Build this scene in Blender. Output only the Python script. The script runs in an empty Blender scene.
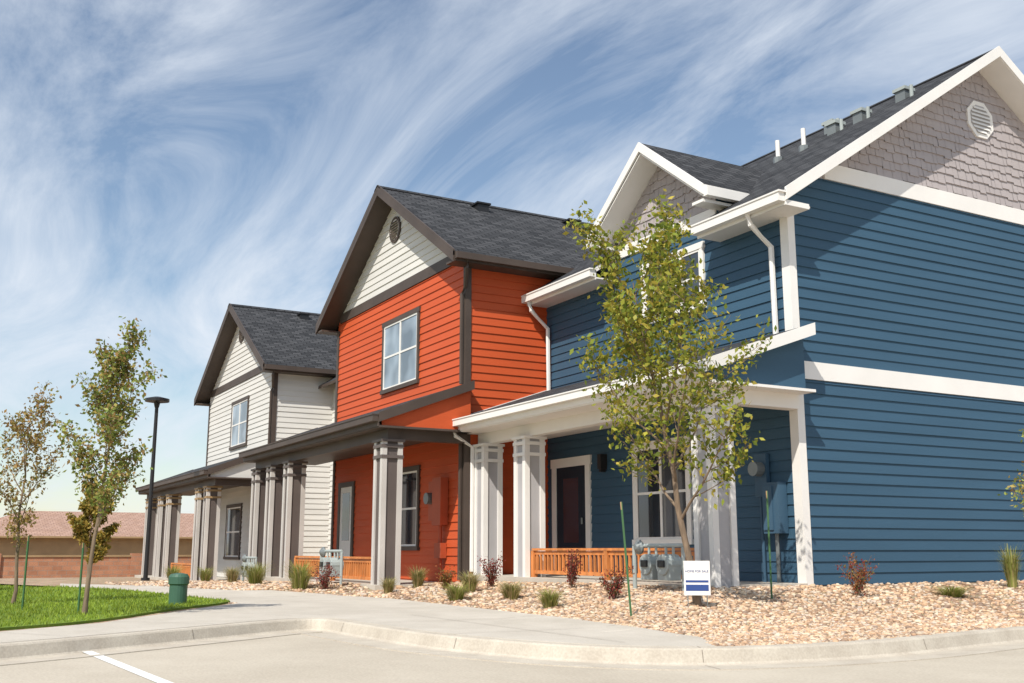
import bpy, math, random, bmesh
import numpy as np
from mathutils import Vector, Matrix
random.seed(7); rng=np.random.default_rng(7)
scene=bpy.context.scene
CAM=(11.44,-11.29,0.51)
# ---------------- materials
def new_mat(name):
    m=bpy.data.materials.new(name); m.use_nodes=True
    nt=m.node_tree; b=nt.nodes['Principled BSDF']; return m,nt,b
def paint(name,col,rough=.55,var=.12,scale=1.5,bump=.15,bscale=60,stretch=(1,1,1),spec=.4,metal=0):
    m,nt,b=new_mat(name); N=nt.nodes; L=nt.links
    tc=N.new('ShaderNodeTexCoord'); mp=N.new('ShaderNodeMapping'); mp.inputs['Scale'].default_value=stretch
    L.new(tc.outputs['Object'],mp.inputs[0])
    n=N.new('ShaderNodeTexNoise'); n.inputs['Scale'].default_value=scale; n.inputs['Detail'].default_value=5; L.new(mp.outputs[0],n.inputs[0])
    r=N.new('ShaderNodeValToRGB'); r.color_ramp.elements[0].position=.3; r.color_ramp.elements[1].position=.7
    r.color_ramp.elements[0].color=[c*(1-var) for c in col]+[1]; r.color_ramp.elements[1].color=[min(1,c*(1+var)) for c in col]+[1]
    L.new(n.outputs[0],r.inputs[0]); L.new(r.outputs[0],b.inputs['Base Color'])
    n2=N.new('ShaderNodeTexNoise'); n2.inputs['Scale'].default_value=bscale; n2.inputs['Detail'].default_value=3; L.new(mp.outputs[0],n2.inputs[0])
    bp=N.new('ShaderNodeBump'); bp.inputs['Strength'].default_value=bump; bp.inputs['Distance'].default_value=.01
    L.new(n2.outputs[0],bp.inputs['Height']); L.new(bp.outputs[0],b.inputs['Normal'])
    b.inputs['Roughness'].default_value=rough; b.inputs['Specular IOR Level'].default_value=spec; b.inputs['Metallic'].default_value=metal
    return m
M={}
def sid(n,c,**k):
    M[n]=paint(n,c,rough=.6,var=.07,scale=1.2,bump=.22,bscale=25,stretch=(.35,.35,3),spec=.3,**k)
sid('siding_blue',(.040,.094,.152)); sid('siding_orange',(.54,.090,.026)); sid('siding_cream',(.64,.63,.60))
sid('shake_gray',(.40,.36,.36)); 
M['white']=paint('trim_white',(.80,.78,.75),var=.04); M['brown']=paint('trim_brown',(.075,.056,.046),var=.15)
M['colgray']=paint('column_gray',(.42,.41,.42),var=.08); M['coltaupe']=paint('column_taupe',(.12,.098,.09),var=.1); M['colbeige']=paint('column_beige',(.56,.53,.50),var=.08)
M['tan']=paint('column_tan',(.34,.23,.12),var=.15)
M['wood']=paint('cedar',(.60,.22,.065),var=.3,scale=8,stretch=(1,1,.3),bump=.3)
M['metal']=paint('gray_metal',(.22,.24,.24),rough=.45,var=.15,metal=.4); M['black']=paint('dark_metal',(.02,.02,.022),rough=.4)
M['metergray']=paint('meter_gray',(.36,.40,.39),rough=.5,var=.12)
M['greenpost']=paint('post_green',(.05,.13,.05)); M['greenbox']=paint('utility_green',(.05,.12,.08),rough=.45)
M['door']=paint('door_dark',(.025,.032,.045),rough=.6,spec=.15); M['bluebox']=paint('meter_blue',(.045,.10,.16)); M['orangebox']=paint('meter_orange',(.42,.08,.03))
M['signblue']=paint('sign_blue',(.03,.07,.25))
M['paintline']=paint('line_paint',(.80,.80,.78),var=.10,scale=20)
M['joint']=paint('joint',(.22,.185,.15)); M['bark']=paint('bark',(.20,.145,.10),rough=.9,var=.35,scale=20,stretch=(1,1,.25),bump=.8,bscale=40)
def glassmat(name,col,r=.04):
    m,nt,b=new_mat(name); N=nt.nodes; L=nt.links
    tc=N.new('ShaderNodeTexCoord'); n=N.new('ShaderNodeTexNoise'); n.inputs['Scale'].default_value=.9; n.inputs['Detail'].default_value=2
    L.new(tc.outputs['Object'],n.inputs[0]); rp=N.new('ShaderNodeValToRGB'); rp.color_ramp.elements[0].position=.4; rp.color_ramp.elements[1].position=.6
    rp.color_ramp.elements[0].color=[c*.6 for c in col]+[1]; rp.color_ramp.elements[1].color=[c*1.4 for c in col]+[1]
    L.new(n.outputs[0],rp.inputs[0]); L.new(rp.outputs[0],b.inputs['Base Color'])
    b.inputs['Roughness'].default_value=r; b.inputs['Specular IOR Level'].default_value=.9; b.inputs['IOR'].default_value=1.6
    bp=N.new('ShaderNodeBump'); bp.inputs['Strength'].default_value=.04; n3=N.new('ShaderNodeTexNoise'); n3.inputs['Scale'].default_value=1.5
    L.new(tc.outputs['Object'],n3.inputs[0]); L.new(n3.outputs[0],bp.inputs['Height']); L.new(bp.outputs[0],b.inputs['Normal'])
    return m
M['glass']=glassmat('window_glass',(.022,.03,.042)); M['glasslight']=glassmat('window_glass_sky_blinds_tint',(.26,.31,.36))  # glasslight: reflected sky painted into the pane colour, along with pale blinds
def brickmat(name,c1,c2,cm,scale,bw,rh,mortar,bump=.5,offs=.5):
    m,nt,b=new_mat(name); N=nt.nodes; L=nt.links
    tc=N.new('ShaderNodeTexCoord'); br=N.new('ShaderNodeTexBrick')
    L.new(tc.outputs['UV'],br.inputs['Vector'])
    br.inputs['Color1'].default_value=c1+(1,); br.inputs['Color2'].default_value=c2+(1,); br.inputs['Mortar'].default_value=cm+(1,)
    br.inputs['Scale'].default_value=scale; br.inputs['Brick Width'].default_value=bw; br.inputs['Row Height'].default_value=rh; br.inputs['Mortar Size'].default_value=mortar
    br.offset=offs
    n=N.new('ShaderNodeTexNoise'); n.inputs['Scale'].default_value=2; n.inputs['Detail'].default_value=6; L.new(tc.outputs['UV'],n.inputs[0])
    n2=N.new('ShaderNodeTexNoise'); n2.inputs['Scale'].default_value=45; n2.inputs['Detail'].default_value=4; L.new(tc.outputs['UV'],n2.inputs[0])
    mx=N.new('ShaderNodeMix'); mx.data_type='RGBA'; mx.blend_type='OVERLAY'; mx.inputs[0].default_value=.3
    L.new(br.outputs['Color'],mx.inputs[6]); L.new(n.outputs[0],mx.inputs[7])
    mx2=N.new('ShaderNodeMix'); mx2.data_type='RGBA'; mx2.blend_type='OVERLAY'; mx2.inputs[0].default_value=1
    L.new(mx.outputs[2],mx2.inputs[6]); L.new(n2.outputs[0],mx2.inputs[7]); L.new(mx2.outputs[2],b.inputs['Base Color'])
    bp=N.new('ShaderNodeBump'); bp.inputs['Strength'].default_value=bump; bp.inputs['Distance'].default_value=.01
    L.new(br.outputs['Color'],bp.inputs['Height']); L.new(bp.outputs[0],b.inputs['Normal']); b.inputs['Roughness'].default_value=.9; b.inputs['Specular IOR Level'].default_value=.2
    return m
M['roof']=brickmat('asphalt_shingle',(.030,.032,.036),(.076,.078,.084),(.012,.012,.014),1,.30,.15,.014)
M['blockwall']=brickmat('block_wall',(.45,.22,.13),(.36,.17,.10),(.3,.22,.17),1,.4,.2,.012)
M['tileroof']=brickmat('tan_roof',(.42,.28,.22),(.36,.23,.17),(.25,.15,.12),1,.3,.3,.02)
def ground_mat(name,c1,c2,s1,s2,bump,vor=0):
    m,nt,b=new_mat(name); N=nt.nodes; L=nt.links
    tc=N.new('ShaderNodeTexCoord')
    n=N.new('ShaderNodeTexNoise'); n.inputs['Scale'].default_value=s1; n.inputs['Detail'].default_value=7; n.inputs['Roughness'].default_value=.65; L.new(tc.outputs['Object'],n.inputs[0])
    n2=N.new('ShaderNodeTexNoise'); n2.inputs['Scale'].default_value=s2; n2.inputs['Detail'].default_value=3; L.new(tc.outputs['Object'],n2.inputs[0])
    ad=N.new('ShaderNodeMath'); ad.operation='MULTIPLY_ADD'; ad.inputs[1].default_value=.4; L.new(n2.outputs[0],ad.inputs[0]); 
    mu=N.new('ShaderNodeMath'); mu.operation='MULTIPLY'; mu.inputs[1].default_value=.6; L.new(n.outputs[0],mu.inputs[0]); L.new(mu.outputs[0],ad.inputs[2])
    r=N.new('ShaderNodeValToRGB'); r.color_ramp.elements[0].position=.38; r.color_ramp.elements[1].position=.62
    r.color_ramp.elements[0].color=c1+(1,); r.color_ramp.elements[1].color=c2+(1,); L.new(ad.outputs[0],r.inputs[0])
    L.new(r.outputs[0],b.inputs['Base Color']); bp=N.new('ShaderNodeBump'); bp.inputs['Strength'].default_value=bump; bp.inputs['Distance'].default_value=.02
    if vor:
        v=N.new('ShaderNodeTexVoronoi'); v.inputs['Scale'].default_value=vor; L.new(tc.outputs['Object'],v.inputs['Vector'])
        mx=N.new('ShaderNodeMix'); mx.data_type='RGBA'; mx.blend_type='MULTIPLY'; mx.inputs[0].default_value=.35
        L.new(r.outputs[0],mx.inputs[6]); L.new(v.outputs['Color'],mx.inputs[7]); L.new(mx.outputs[2],b.inputs['Base Color'])
        iv=N.new('ShaderNodeMath'); iv.operation='SUBTRACT'; iv.inputs[0].default_value=1; L.new(v.outputs['Distance'],iv.inputs[1]); L.new(iv.outputs[0],bp.inputs['Height'])
    else: L.new(n2.outputs[0],bp.inputs['Height'])
    L.new(bp.outputs[0],b.inputs['Normal']); b.inputs['Roughness'].default_value=.9; b.inputs['Specular IOR Level'].default_value=.25
    return m
M['concrete']=ground_mat('sidewalk_concrete',(.45,.41,.35),(.56,.515,.45),1.3,60,.1)
M['lot']=ground_mat('lot_concrete',(.41,.36,.29),(.54,.485,.40),.45,45,.15)
M['curb']=ground_mat('curb_concrete',(.43,.38,.315),(.56,.51,.43),2.5,50,.15)
M['dirt']=ground_mat('dry_ground',(.28,.21,.13),(.40,.33,.2),.15,5,.3)
M['gravel']=ground_mat('gravel_base',(.36,.25,.16),(.58,.43,.30),2,30,.9,vor=28)
M['lawn']=ground_mat('lawn_base',(.10,.165,.02),(.17,.25,.035),1.5,40,.4)
def attr_mat(name,rough=.8,trans=0,spec=.3):
    m,nt,b=new_mat(name); N=nt.nodes; L=nt.links
    a=N.new('ShaderNodeAttribute'); a.attribute_name='Col'; L.new(a.outputs['Color'],b.inputs['Base Color'])
    b.inputs['Roughness'].default_value=rough; b.inputs['Specular IOR Level'].default_value=spec
    if trans:
        t=N.new('ShaderNodeBsdfTranslucent'); L.new(a.outputs['Color'],t.inputs[0]); mx=N.new('ShaderNodeMixShader'); mx.inputs[0].default_value=trans
        L.new(b.outputs[0],mx.inputs[1]); L.new(t.outputs[0],mx.inputs[2]); L.new(mx.outputs[0],N['Material Output'].inputs[0])
    return m
M['leaf']=attr_mat('leaf',.55,.4); M['rock']=attr_mat('river_rock',.8)
# ---------------- mesh builder
def empty(name,loc=(0,0,0)):
    e=bpy.data.objects.new(name,None); e.location=loc; e.empty_display_size=.3; scene.collection.objects.link(e); return e
class B:
    def __init__(s): s.v=[];s.f=[];s.m=[];s.uv=[];s.mats=[]
    def mi(s,k):
        if k not in s.mats: s.mats.append(k)
        return s.mats.index(k)
    def face(s,pts,mat,uv=None):
        n=len(s.v); s.v+= [tuple(p) for p in pts]; s.f.append(tuple(range(n,n+len(pts)))); s.m.append(s.mi(mat)); s.uv.append(uv or [(0,0)]*len(pts))
    def box(s,x0,x1,y0,y1,z0,z1,mat):
        if x0>x1:x0,x1=x1,x0
        if y0>y1:y0,y1=y1,y0
        P=[(x0,y0,z0),(x1,y0,z0),(x1,y1,z0),(x0,y1,z0),(x0,y0,z1),(x1,y0,z1),(x1,y1,z1),(x0,y1,z1)]
        s.hexa(P,mat)
    def hexa(s,P,mat):
        for q in ((3,2,1,0),(4,5,6,7),(0,1,5,4),(1,2,6,5),(2,3,7,6),(3,0,4,7)): 
            pts=[P[i] for i in q]
            e1=(Vector(pts[1])-Vector(pts[0])).length; e2=(Vector(pts[3])-Vector(pts[0])).length
            s.face(pts,mat,[(0,0),(e1,0),(e1,e2),(0,e2)])
    def beam(s,p0,p1,w,h,mat):
        p0=Vector(p0);p1=Vector(p1); d=(p1-p0); side=Vector((d.y,-d.x,0)); 
        side=side.normalized()*w/2 if side.length>1e-6 else Vector((w/2,0,0))
        dn=Vector((0,0,-h))
        s.hexa([p0-side+dn,p0+side+dn,p1+side+dn,p1-side+dn,p0-side,p0+side,p1+side,p1-side],mat)
    def slab(s,a,b,c,d,th,mat,under='white'):
        a,b,c,d=map(Vector,(a,b,c,d)); e=(b-a).normalized(); 
        n=(b-a).cross(d-a).normalized(); 
        if n.z<0:n=-n
        t=n.cross(e); uv=[((p-a).dot(e),abs((p-a).dot(t))) for p in (a,b,c,d)]
        s.face([a,b,c,d] ,mat,uv)
        o=Vector((0,0,-th)); A=[p+o for p in (a,b,c,d)]
        s.face(A[::-1],under)
        T=(a,b,c,d)
        for i in range(4):
            j=(i+1)%4; s.face([A[i],A[j],T[j],T[i]],under)
    def tube(s,pts,rs,mat,n=8,cap=True):
        rings=[]; pts=[Vector(p) for p in pts]
        if not isinstance(rs,(list,tuple)): rs=[rs]*len(pts)
        for i,p in enumerate(pts):
            d=(pts[min(i+1,len(pts)-1)]-pts[max(i-1,0)]).normalized()
            ref=Vector((0,0,1)) if abs(d.z)<.9 else Vector((1,0,0))
            u=d.cross(ref).normalized(); w=d.cross(u)
            base=len(s.v)
            for k in range(n):
                a=2*math.pi*k/n; s.v.append(tuple(p+(u*math.cos(a)+w*math.sin(a))*rs[i]))
            rings.append(base)
        mi=s.mi(mat)
        for i in range(len(rings)-1):
            for k in range(n):
                k2=(k+1)%n; s.f.append((rings[i]+k,rings[i]+k2,rings[i+1]+k2,rings[i+1]+k)); s.m.append(mi); s.uv.append([(0,0)]*4)
        if cap:
            for r in (rings[0],rings[-1]): s.f.append(tuple(range(r,r+n))); s.m.append(mi); s.uv.append([(0,0)]*n)
    def obj(s,name,parent=None,smooth=False,bevel=0):
        me=bpy.data.meshes.new(name); off=Vector(parent.location) if parent else Vector((0,0,0))
        vs=[(v[0]-off.x,v[1]-off.y,v[2]-off.z) for v in s.v]
        me.from_pydata(vs,[],s.f)
        for k in s.mats: me.materials.append(M[k])
        me.polygons.foreach_set('material_index',s.m)
        uvl=me.uv_layers.new(name='UVMap'); flat=[c for f in s.uv for p in f for c in p]; uvl.data.foreach_set('uv',flat)
        if smooth: me.polygons.foreach_set('use_smooth',[True]*len(s.f))
        me.update(); o=bpy.data.objects.new(name,me); scene.collection.objects.link(o)
        if parent: o.parent=parent
        if bevel:
            bm=bmesh.new(); bm.from_mesh(me); bmesh.ops.remove_doubles(bm,verts=bm.verts,dist=1e-5); bmesh.ops.recalc_face_normals(bm,faces=bm.faces)
            bm.to_mesh(me); bm.free()
            md=o.modifiers.new('b','BEVEL'); md.width=bevel; md.segments=2; md.limit_method='ANGLE'
        return o
def W(plane,c,out,s,z):
    return (s,c-out,z) if plane=='y' else (c+out,s,z)
def wbox(b,plane,c,o0,o1,s0,s1,z0,z1,mat):
    if plane=='y': b.box(s0,s1,c-o1,c-o0,z0,z1,mat)
    else: b.box(c+o0,c+o1,s0,s1,z0,z1,mat)
def siding(b,plane,c,z0,z1,L,R,mat,ex=.165):
    if not callable(L): l=L; L=lambda z:l
    if not callable(R): r=R; R=lambda z:r
    z=z0
    while z<z1-.01:
        t=min(z+ex,z1)
        if R(z)-L(z)<.03: break
        l1,r1=L(t),R(t)
        if r1<l1: l1=r1=(l1+r1)/2
        k=.024*(1+random.uniform(-.12,.12))
        b.face([W(plane,c,k,L(z),z),W(plane,c,k,R(z),z),W(plane,c,.004,r1,t),W(plane,c,.004,l1,t)],mat)
        b.face([W(plane,c,0,L(z),z),W(plane,c,0,R(z),z),W(plane,c,k,R(z),z),W(plane,c,k,L(z),z)],mat)
        z=t
def shakes(b,plane,c,z0,z1,L,R,mat,ex=.16):
    z=z0; 
    while z<z1:
        s=L(z)+.0; 
        while s<R(z)-.03:
            w=random.uniform(.09,.24); e=min(s+w,R(z)); zz=z-random.choice([0,0.0,.025,.035]); t=z+ex+.02
            s0=max(s,L(t)) ; e0=min(e-.006,R(t)); 
            if e0>s0+.01:
                k=.026+random.uniform(0,.006)
                b.face([W(plane,c,k,s,zz),W(plane,c,k,e-.006,zz),W(plane,c,.006,e0,t),W(plane,c,.006,s0,t)],mat)
                b.face([W(plane,c,0,s,zz),W(plane,c,0,e,zz),W(plane,c,k,e-.006,zz),W(plane,c,k,s,zz)],mat)
            s=e
        z+=ex
def window(b,plane,c,s0,s1,z0,z1,trim='white',frame='white',glass='glass',cols=2,rows=2,tw=.09):
    wbox(b,plane,c,0,.03,s0+tw,s1-tw,z0+tw,z1-tw,glass)
    wbox(b,plane,c,0,.055,s0,s0+tw,z0+tw,z1-tw,trim); wbox(b,plane,c,0,.055,s1-tw,s1,z0+tw,z1-tw,trim)
    wbox(b,plane,c,0,.06,s0-.02,s1+.02,z1-tw,z1+.02,trim); wbox(b,plane,c,0,.075,s0-.02,s1+.02,z0,z0+tw,trim)
    a0,a1,c0,c1=s0+tw,s1-tw,z0+tw,z1-tw; fw=.04
    wbox(b,plane,c,0,.045,a0,a0+fw,c0,c1,frame); wbox(b,plane,c,0,.045,a1-fw,a1,c0,c1,frame)
    wbox(b,plane,c,0,.047,a0+fw,a1-fw,c0,c0+fw,frame); wbox(b,plane,c,0,.047,a0+fw,a1-fw,c1-fw,c1,frame)
    for i in range(1,cols):
        s=a0+(a1-a0)*i/cols; wbox(b,plane,c,0,.046,s-.03,s+.03,c0+fw,c1-fw,frame)
    for i in range(1,rows):
        z=c0+(c1-c0)*i/rows; wbox(b,plane,c,0,.042,a0+fw,a1-fw,z-.022,z+.022,frame)
def column(b,x,y,z0,z1,core,board,band,w=.40):
    h=w/2
    b.box(x-h+.03,x+h-.03,y-h+.03,y+h-.03,z0,z1,core)
    bw=.10
    for sx in (-1,1):
        for sy in (-1,1):
            cx=x+sx*(h-bw/2); cy=y+sy*(h-bw/2); b.box(cx-bw/2,cx+bw/2,cy-bw/2,cy+bw/2,z0-.1,z1,board)
    for zz in (z1-.36,z1-.16): b.box(x-h-.012,x+h+.012,y-h-.012,y+h+.012,zz,zz+.06,band)
    b.box(x-h-.03,x+h+.03,y-h-.03,y+h+.03,z1-.05,z1-.001,band)
def vent_round(b,plane,c,s,z,r,mat,slat,n=24):
    def ring(ro,o0,o1,mt):
        p=[]; 
        for k in range(n): a=2*math.pi*(k+.5)/n; p.append((s+ro*math.cos(a),z+ro*math.sin(a)))
        f=[W(plane,c,o1,q[0],q[1]) for q in p]; b.face(f,mt)
        for k in range(n):
            q,w_=p[k],p[(k+1)%n]; b.face([W(plane,c,o0,*q),W(plane,c,o0,*w_),W(plane,c,o1,*w_),W(plane,c,o1,*q)],mt)
    ring(r,0,.05,mat); ring(r*.78,.04,.052,slat)
    zz=-r*.65
    while zz<r*.66:
        hw=min(r*.7,math.sqrt(max(0,(r*.74)**2-zz**2))); 
        b.face([W(plane,c,.075,s-hw,z+zz-.02),W(plane,c,.075,s+hw,z+zz-.02),W(plane,c,.055,s+hw,z+zz+.03),W(plane,c,.055,s-hw,z+zz+.03)],mat); zz+=r*.2
def porch(b,x0,x1,yw,ye,zw,ze,fas):
    b.slab((x0,ye,ze),(x1,ye,ze),(x1,yw,zw),(x0,yw,zw),.07,'roof',fas)
    b.box(x0,x1,ye+.02,yw-.03,ze-.26,ze-.22,fas)
    b.box(x0,x1,ye-.005,ye+.02,ze-.24,ze-.075,fas)
    b.box(x0,x1,ye-.12,ye-.008,ze-.15,ze-.02,fas); b.box(x0-.01,x1+.01,ye-.135,ye-.005,ze-.035,ze-.015,fas)
    b.beam((x1+.015,ye,ze+.015),(x1+.015,yw,zw+.015),.03,.18,fas); b.beam((x0-.015,ye,ze+.015),(x0-.015,yw,zw+.015),.03,.18,fas)
def railing(b,p0,p1,z0,h):
    p0=Vector((p0[0],p0[1],0));p1=Vector((p1[0],p1[1],0)); L=(p1-p0).length
    b.beam((p0.x,p0.y,z0+h),(p1.x,p1.y,z0+h),.10,.04,'wood'); b.beam((p0.x,p0.y,z0+h-.05),(p1.x,p1.y,z0+h-.05),.04,.06,'wood'); b.beam((p0.x,p0.y,z0+.12),(p1.x,p1.y,z0+.12),.04,.06,'wood')
    n=int(L/.12)
    for i in range(n+1):
        p=p0.lerp(p1,i/n); b.box(p.x-.018,p.x+.018,p.y-.018,p.y+.018,z0+.12,z0+h-.1,'wood')
    for t in (0,.5,1):
        p=p0.lerp(p1,t); b.box(p.x-.045,p.x+.045,p.y-.045,p.y+.045,z0-.02,z0+h-.041,'wood')
# ================= BLUE HOUSE
e=empty('blue_townhouse',(0,0,0)); XL=-7.14
b=B(); SL=.668; ZE=5.75
b.box(XL,-.001,.001,9.7,-.3,5.72,'siding_blue')
rz=lambda y:5.75+SL*(min(y,9.72-y)+.5)-.12
b.face([(-.002,0,5.5),(-.002,9.72,5.5),(-.002,9.72,rz(9.72)),(-.002,4.86,rz(4.86)),(-.002,0,rz(0))],'shake_gray')
siding(b,'y',0,-.15,5.6,XL,0,'siding_blue')
siding(b,'x',0,-.15,3.03,0,9.72,'siding_blue'); 
lo=lambda z:max(0,(z+.12-5.75)/SL-.5+.02); hi=lambda z:9.72-lo(z)
siding(b,'x',0,3.30,6.30,lo,hi,'siding_blue')
shakes(b,'x',0,6.60,9.2,lo,hi,'shake_gray')
CX=-3.05; DS=.77; HW=1.68
dl=lambda z:max(CX-1.42,CX-(7.70-.14-z)/DS); dr=lambda z:min(CX+1.42,CX+(7.70-.14-z)/DS)
b.face([(CX-1.42,-.003,5.5),(CX+1.42,-.003,5.5),(CX+1.42,-.003,6.45),(CX,-.003,7.56),(CX-1.42,-.003,6.45)],'shake_gray')
siding(b,'y',-.002,5.6,5.95,CX-1.42,CX+1.42,'siding_blue'); shakes(b,'y',-.003,6.18,7.5,dl,dr,'shake_gray')
for sx in (-1,1): b.box(CX+sx*1.42,CX+sx*1.37,0,1.3,5.6,6.42,'siding_blue')
b.obj('walls',e)
t=B()
wbox(t,'x',0,0,.035,.0,9.72,3.03,3.30,'white'); wbox(t,'x',0,0,.035,lo(6.5),hi(6.5),6.30,6.58,'white')
wbox(t,'x',0,0,.04,-.04,.10,-.12,3.03,'white'); wbox(t,'x',0,0,.04,-.04,.10,3.30,5.6,'white')
wbox(t,'y',0,0,.04,-.13,0,-.12,5.6,'white'); wbox(t,'x',0,0,.04,9.6,9.74,-.12,5.6,'white')
wbox(t,'y',-.003,0,.035,CX-1.42,CX+1.42,5.95,6.17,'white')
for sg in (0,1):
    f=(lambda y:y) if sg==0 else (lambda y:9.72-y)
    t.beam((.50,f(-.5),5.79),(.50,f(4.86),5.79+SL*5.36),.03,.20,'white')
    t.hexa([(0.0,f(-.5),5.58),(.485,f(-.5),5.58),(.485,f(4.86),5.58+SL*5.36),(0.0,f(4.86),5.58+SL*5.36),(0.0,f(-.5),5.61),(.485,f(-.5),5.61),(.485,f(4.86),5.61+SL*5.36),(0.0,f(4.86),5.61+SL*5.36)],'white')
t.box(.03,.485,-.49,-.02,5.52,5.6,'white')
for x0,x1 in ((XL,CX-1.5),(CX+1.5,.48)):
    t.box(x0,x1,-.48,-.001,5.54,5.57,'white'); t.box(x0,x1,-.5,-.482,5.52,5.70,'white')
    t.box(x0,x1,-.63,-.502,5.57,5.70,'white'); t.box(x0-.01,x1+.03,-.645,-.5,5.70,5.725,'white')
for sx in (-1,1):
    t.beam((CX,-.52,7.73),(CX+sx*(HW+.03),-.52,7.73-DS*(HW+.03)),.035,.18,'white')
    t.hexa([(CX,-.5,7.5),(CX+sx*HW,-.5,7.5-DS*HW),(CX+sx*HW,0,7.5-DS*HW),(CX,0,7.5),(CX,-.5,7.53),(CX+sx*HW,-.5,7.53-DS*HW),(CX+sx*HW,0,7.53-DS*HW),(CX,0,7.53)],'white')
    a,c=sorted((CX+sx*1.40,CX+sx*HW)); t.box(a,c,-.5,0.6,6.12,6.17,'white'); a,c=sorted((CX+sx*(HW+.01),CX+sx*(HW+.12))); t.box(a,c,-.5,.55,6.2,6.36,'white')
window(t,'y',0,-3.72,-1.96,4.5,5.64,cols=3,rows=2,glass='glass')
window(t,'y',0,-4.13,-2.5,.6,2.38,cols=2,rows=2)
wbox(t,'y',0,0,.05,-6.92,-6.76,.0,2.3,'white'); wbox(t,'y',0,0,.05,-5.69,-5.53,0,2.3,'white'); wbox(t,'y',0,0,.055,-6.95,-5.5,2.13,2.31,'white')
wbox(t,'y',0,0,.03,-6.76,-5.69,0,2.13,'door'); wbox(t,'y',0,0,.036,-6.6,-5.85,.55,1.98,'door'); wbox(t,'y',0,0,.039,-6.5,-5.95,.65,1.9,'glass')
t.tube([(-5.8,-.06,1.0),(-5.8,-.06,1.12)],.02,'metal')
vent_round(t,'x',0,4.80,8.12,.37,'white','colgray',n=8)
t.box(-5.09,-4.97,-.16,-.02,2.0,2.28,'black'); t.box(-5.07,-4.99,-.14,-.04,1.95,2.0,'black')
t.tube([(-.28,-.56,5.58),(-.28,-.5,5.42),(-.28,-.1,5.12),(-.28,-.09,3.72)],.045,'white',n=6)
t.tube([(-6.95,-.56,5.58),(-6.95,-.5,5.40),(-6.95,-.1,5.05),(-6.95,-.09,3.72)],.045,'white',n=6)
t.tube([(-7.0,-2.25,2.85),(-7.0,-2.2,2.7),(-7.05,-1.8,2.5),(-7.05,-1.8,.1)],.04,'white',n=6)
t.obj('trim_and_windows',e)
r=B()
for x0,x1,y in ((XL,CX-1.5,-.5),(CX-1.5,CX+1.5,.05),(CX+1.5,.5,-.5)):
    z=5.75+SL*(y+.5); r.slab((x0,y,z),(x1,y,z),(x1,4.86,9.33),(x0,4.86,9.33),.09,'roof')
r.slab((XL,10.22,ZE),(.5,10.22,ZE),(.5,4.86,9.33),(XL,4.86,9.33),.09,'roof')
for sy in (-1,1): r.slab((XL,4.86+sy*.16,9.36-.107+.0),(.51,4.86+sy*.16,9.36-.107),(.51,4.86,9.36),(XL,4.86,9.36),.02,'roof','roof')
for sx in (-1,1):
    r.slab((CX+sx*(HW+.02),-.52,7.72-DS*(HW+.02)),(CX+sx*(HW+.02),.55,7.72-DS*(HW+.02)),(CX,2.55,7.72),(CX,-.52,7.72),.07,'roof')
r.obj('roof',e)
v=B()
def on_roof(x,y): return 5.75+SL*(y+.5)
for x,y in ((-3.2,3.0),(-2.5,3.0),):
    z=on_roof(x,y); v.tube([(x,y,z-.1),(x,y,z+.42)],.045,'white'); v.tube([(x,y,z-.1),(x,y,z+.06)],.1,'metal')
for x,y in ((-2.6,3.9),(-2.15,3.5),(-1.5,3.5),(-.75,3.8)):
    z=on_roof(x,y); v.box(x-.11,x+.11,y-.11,y+.11,z-.12,z+.14,'metal'); v.box(x-.14,x+.14,y-.14,y+.14,z+.12,z+.18,'metergray'); v.tube([(x+.25,y-.1,z-.1),(x+.25,y-.1,z+.14)],.035,'metergray')
v.obj('roof_vents',e)
p=B(); porch(p,-7.1,.42,0,-2.2,3.78,3.02,'white')
p.box(-7.1,.1,-1.65,-1.45,2.55,2.78,'white'); p.box(-.12,.1,-1.45,-.05,2.55,2.78,'white')
p.face([(.22,-2.0,2.8),(.22,-.03,2.8),(.22,-.03,3.65),(.22,-2.0,2.96)],'siding_blue')
for x in (-.12,-5.25,-6.85): column(p,x,-1.55,0.0,2.55,'colgray','white','white',w=.42)
p.box(-7.1,.05,-1.9,-.03,-.2,.04,'concrete')
railing(p,(-5.0,-1.6),(-.4,-1.6),.04,.5)
p.obj('porch',e)
m=B()
m.box(-.62,-.28,-.20,-.03,.75,1.5,'bluebox'); m.box(-.60,-.40,-.22,-.2,.8,1.45,'bluebox'); m.tube([(-.75,-.25,1.72),(-.75,-.04,1.72)],.11,'metal',n=16); m.box(-.88,-.62,-.1,-.03,1.3,1.95,'bluebox')
m.tube([(-.75,-.1,1.3),(-.75,-.1,.0)],.025,'bluebox'); m.tube([(-.45,-.1,.75),(-.45,-.1,.0)],.03,'metal')
m.obj('electric_meter',e)
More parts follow.
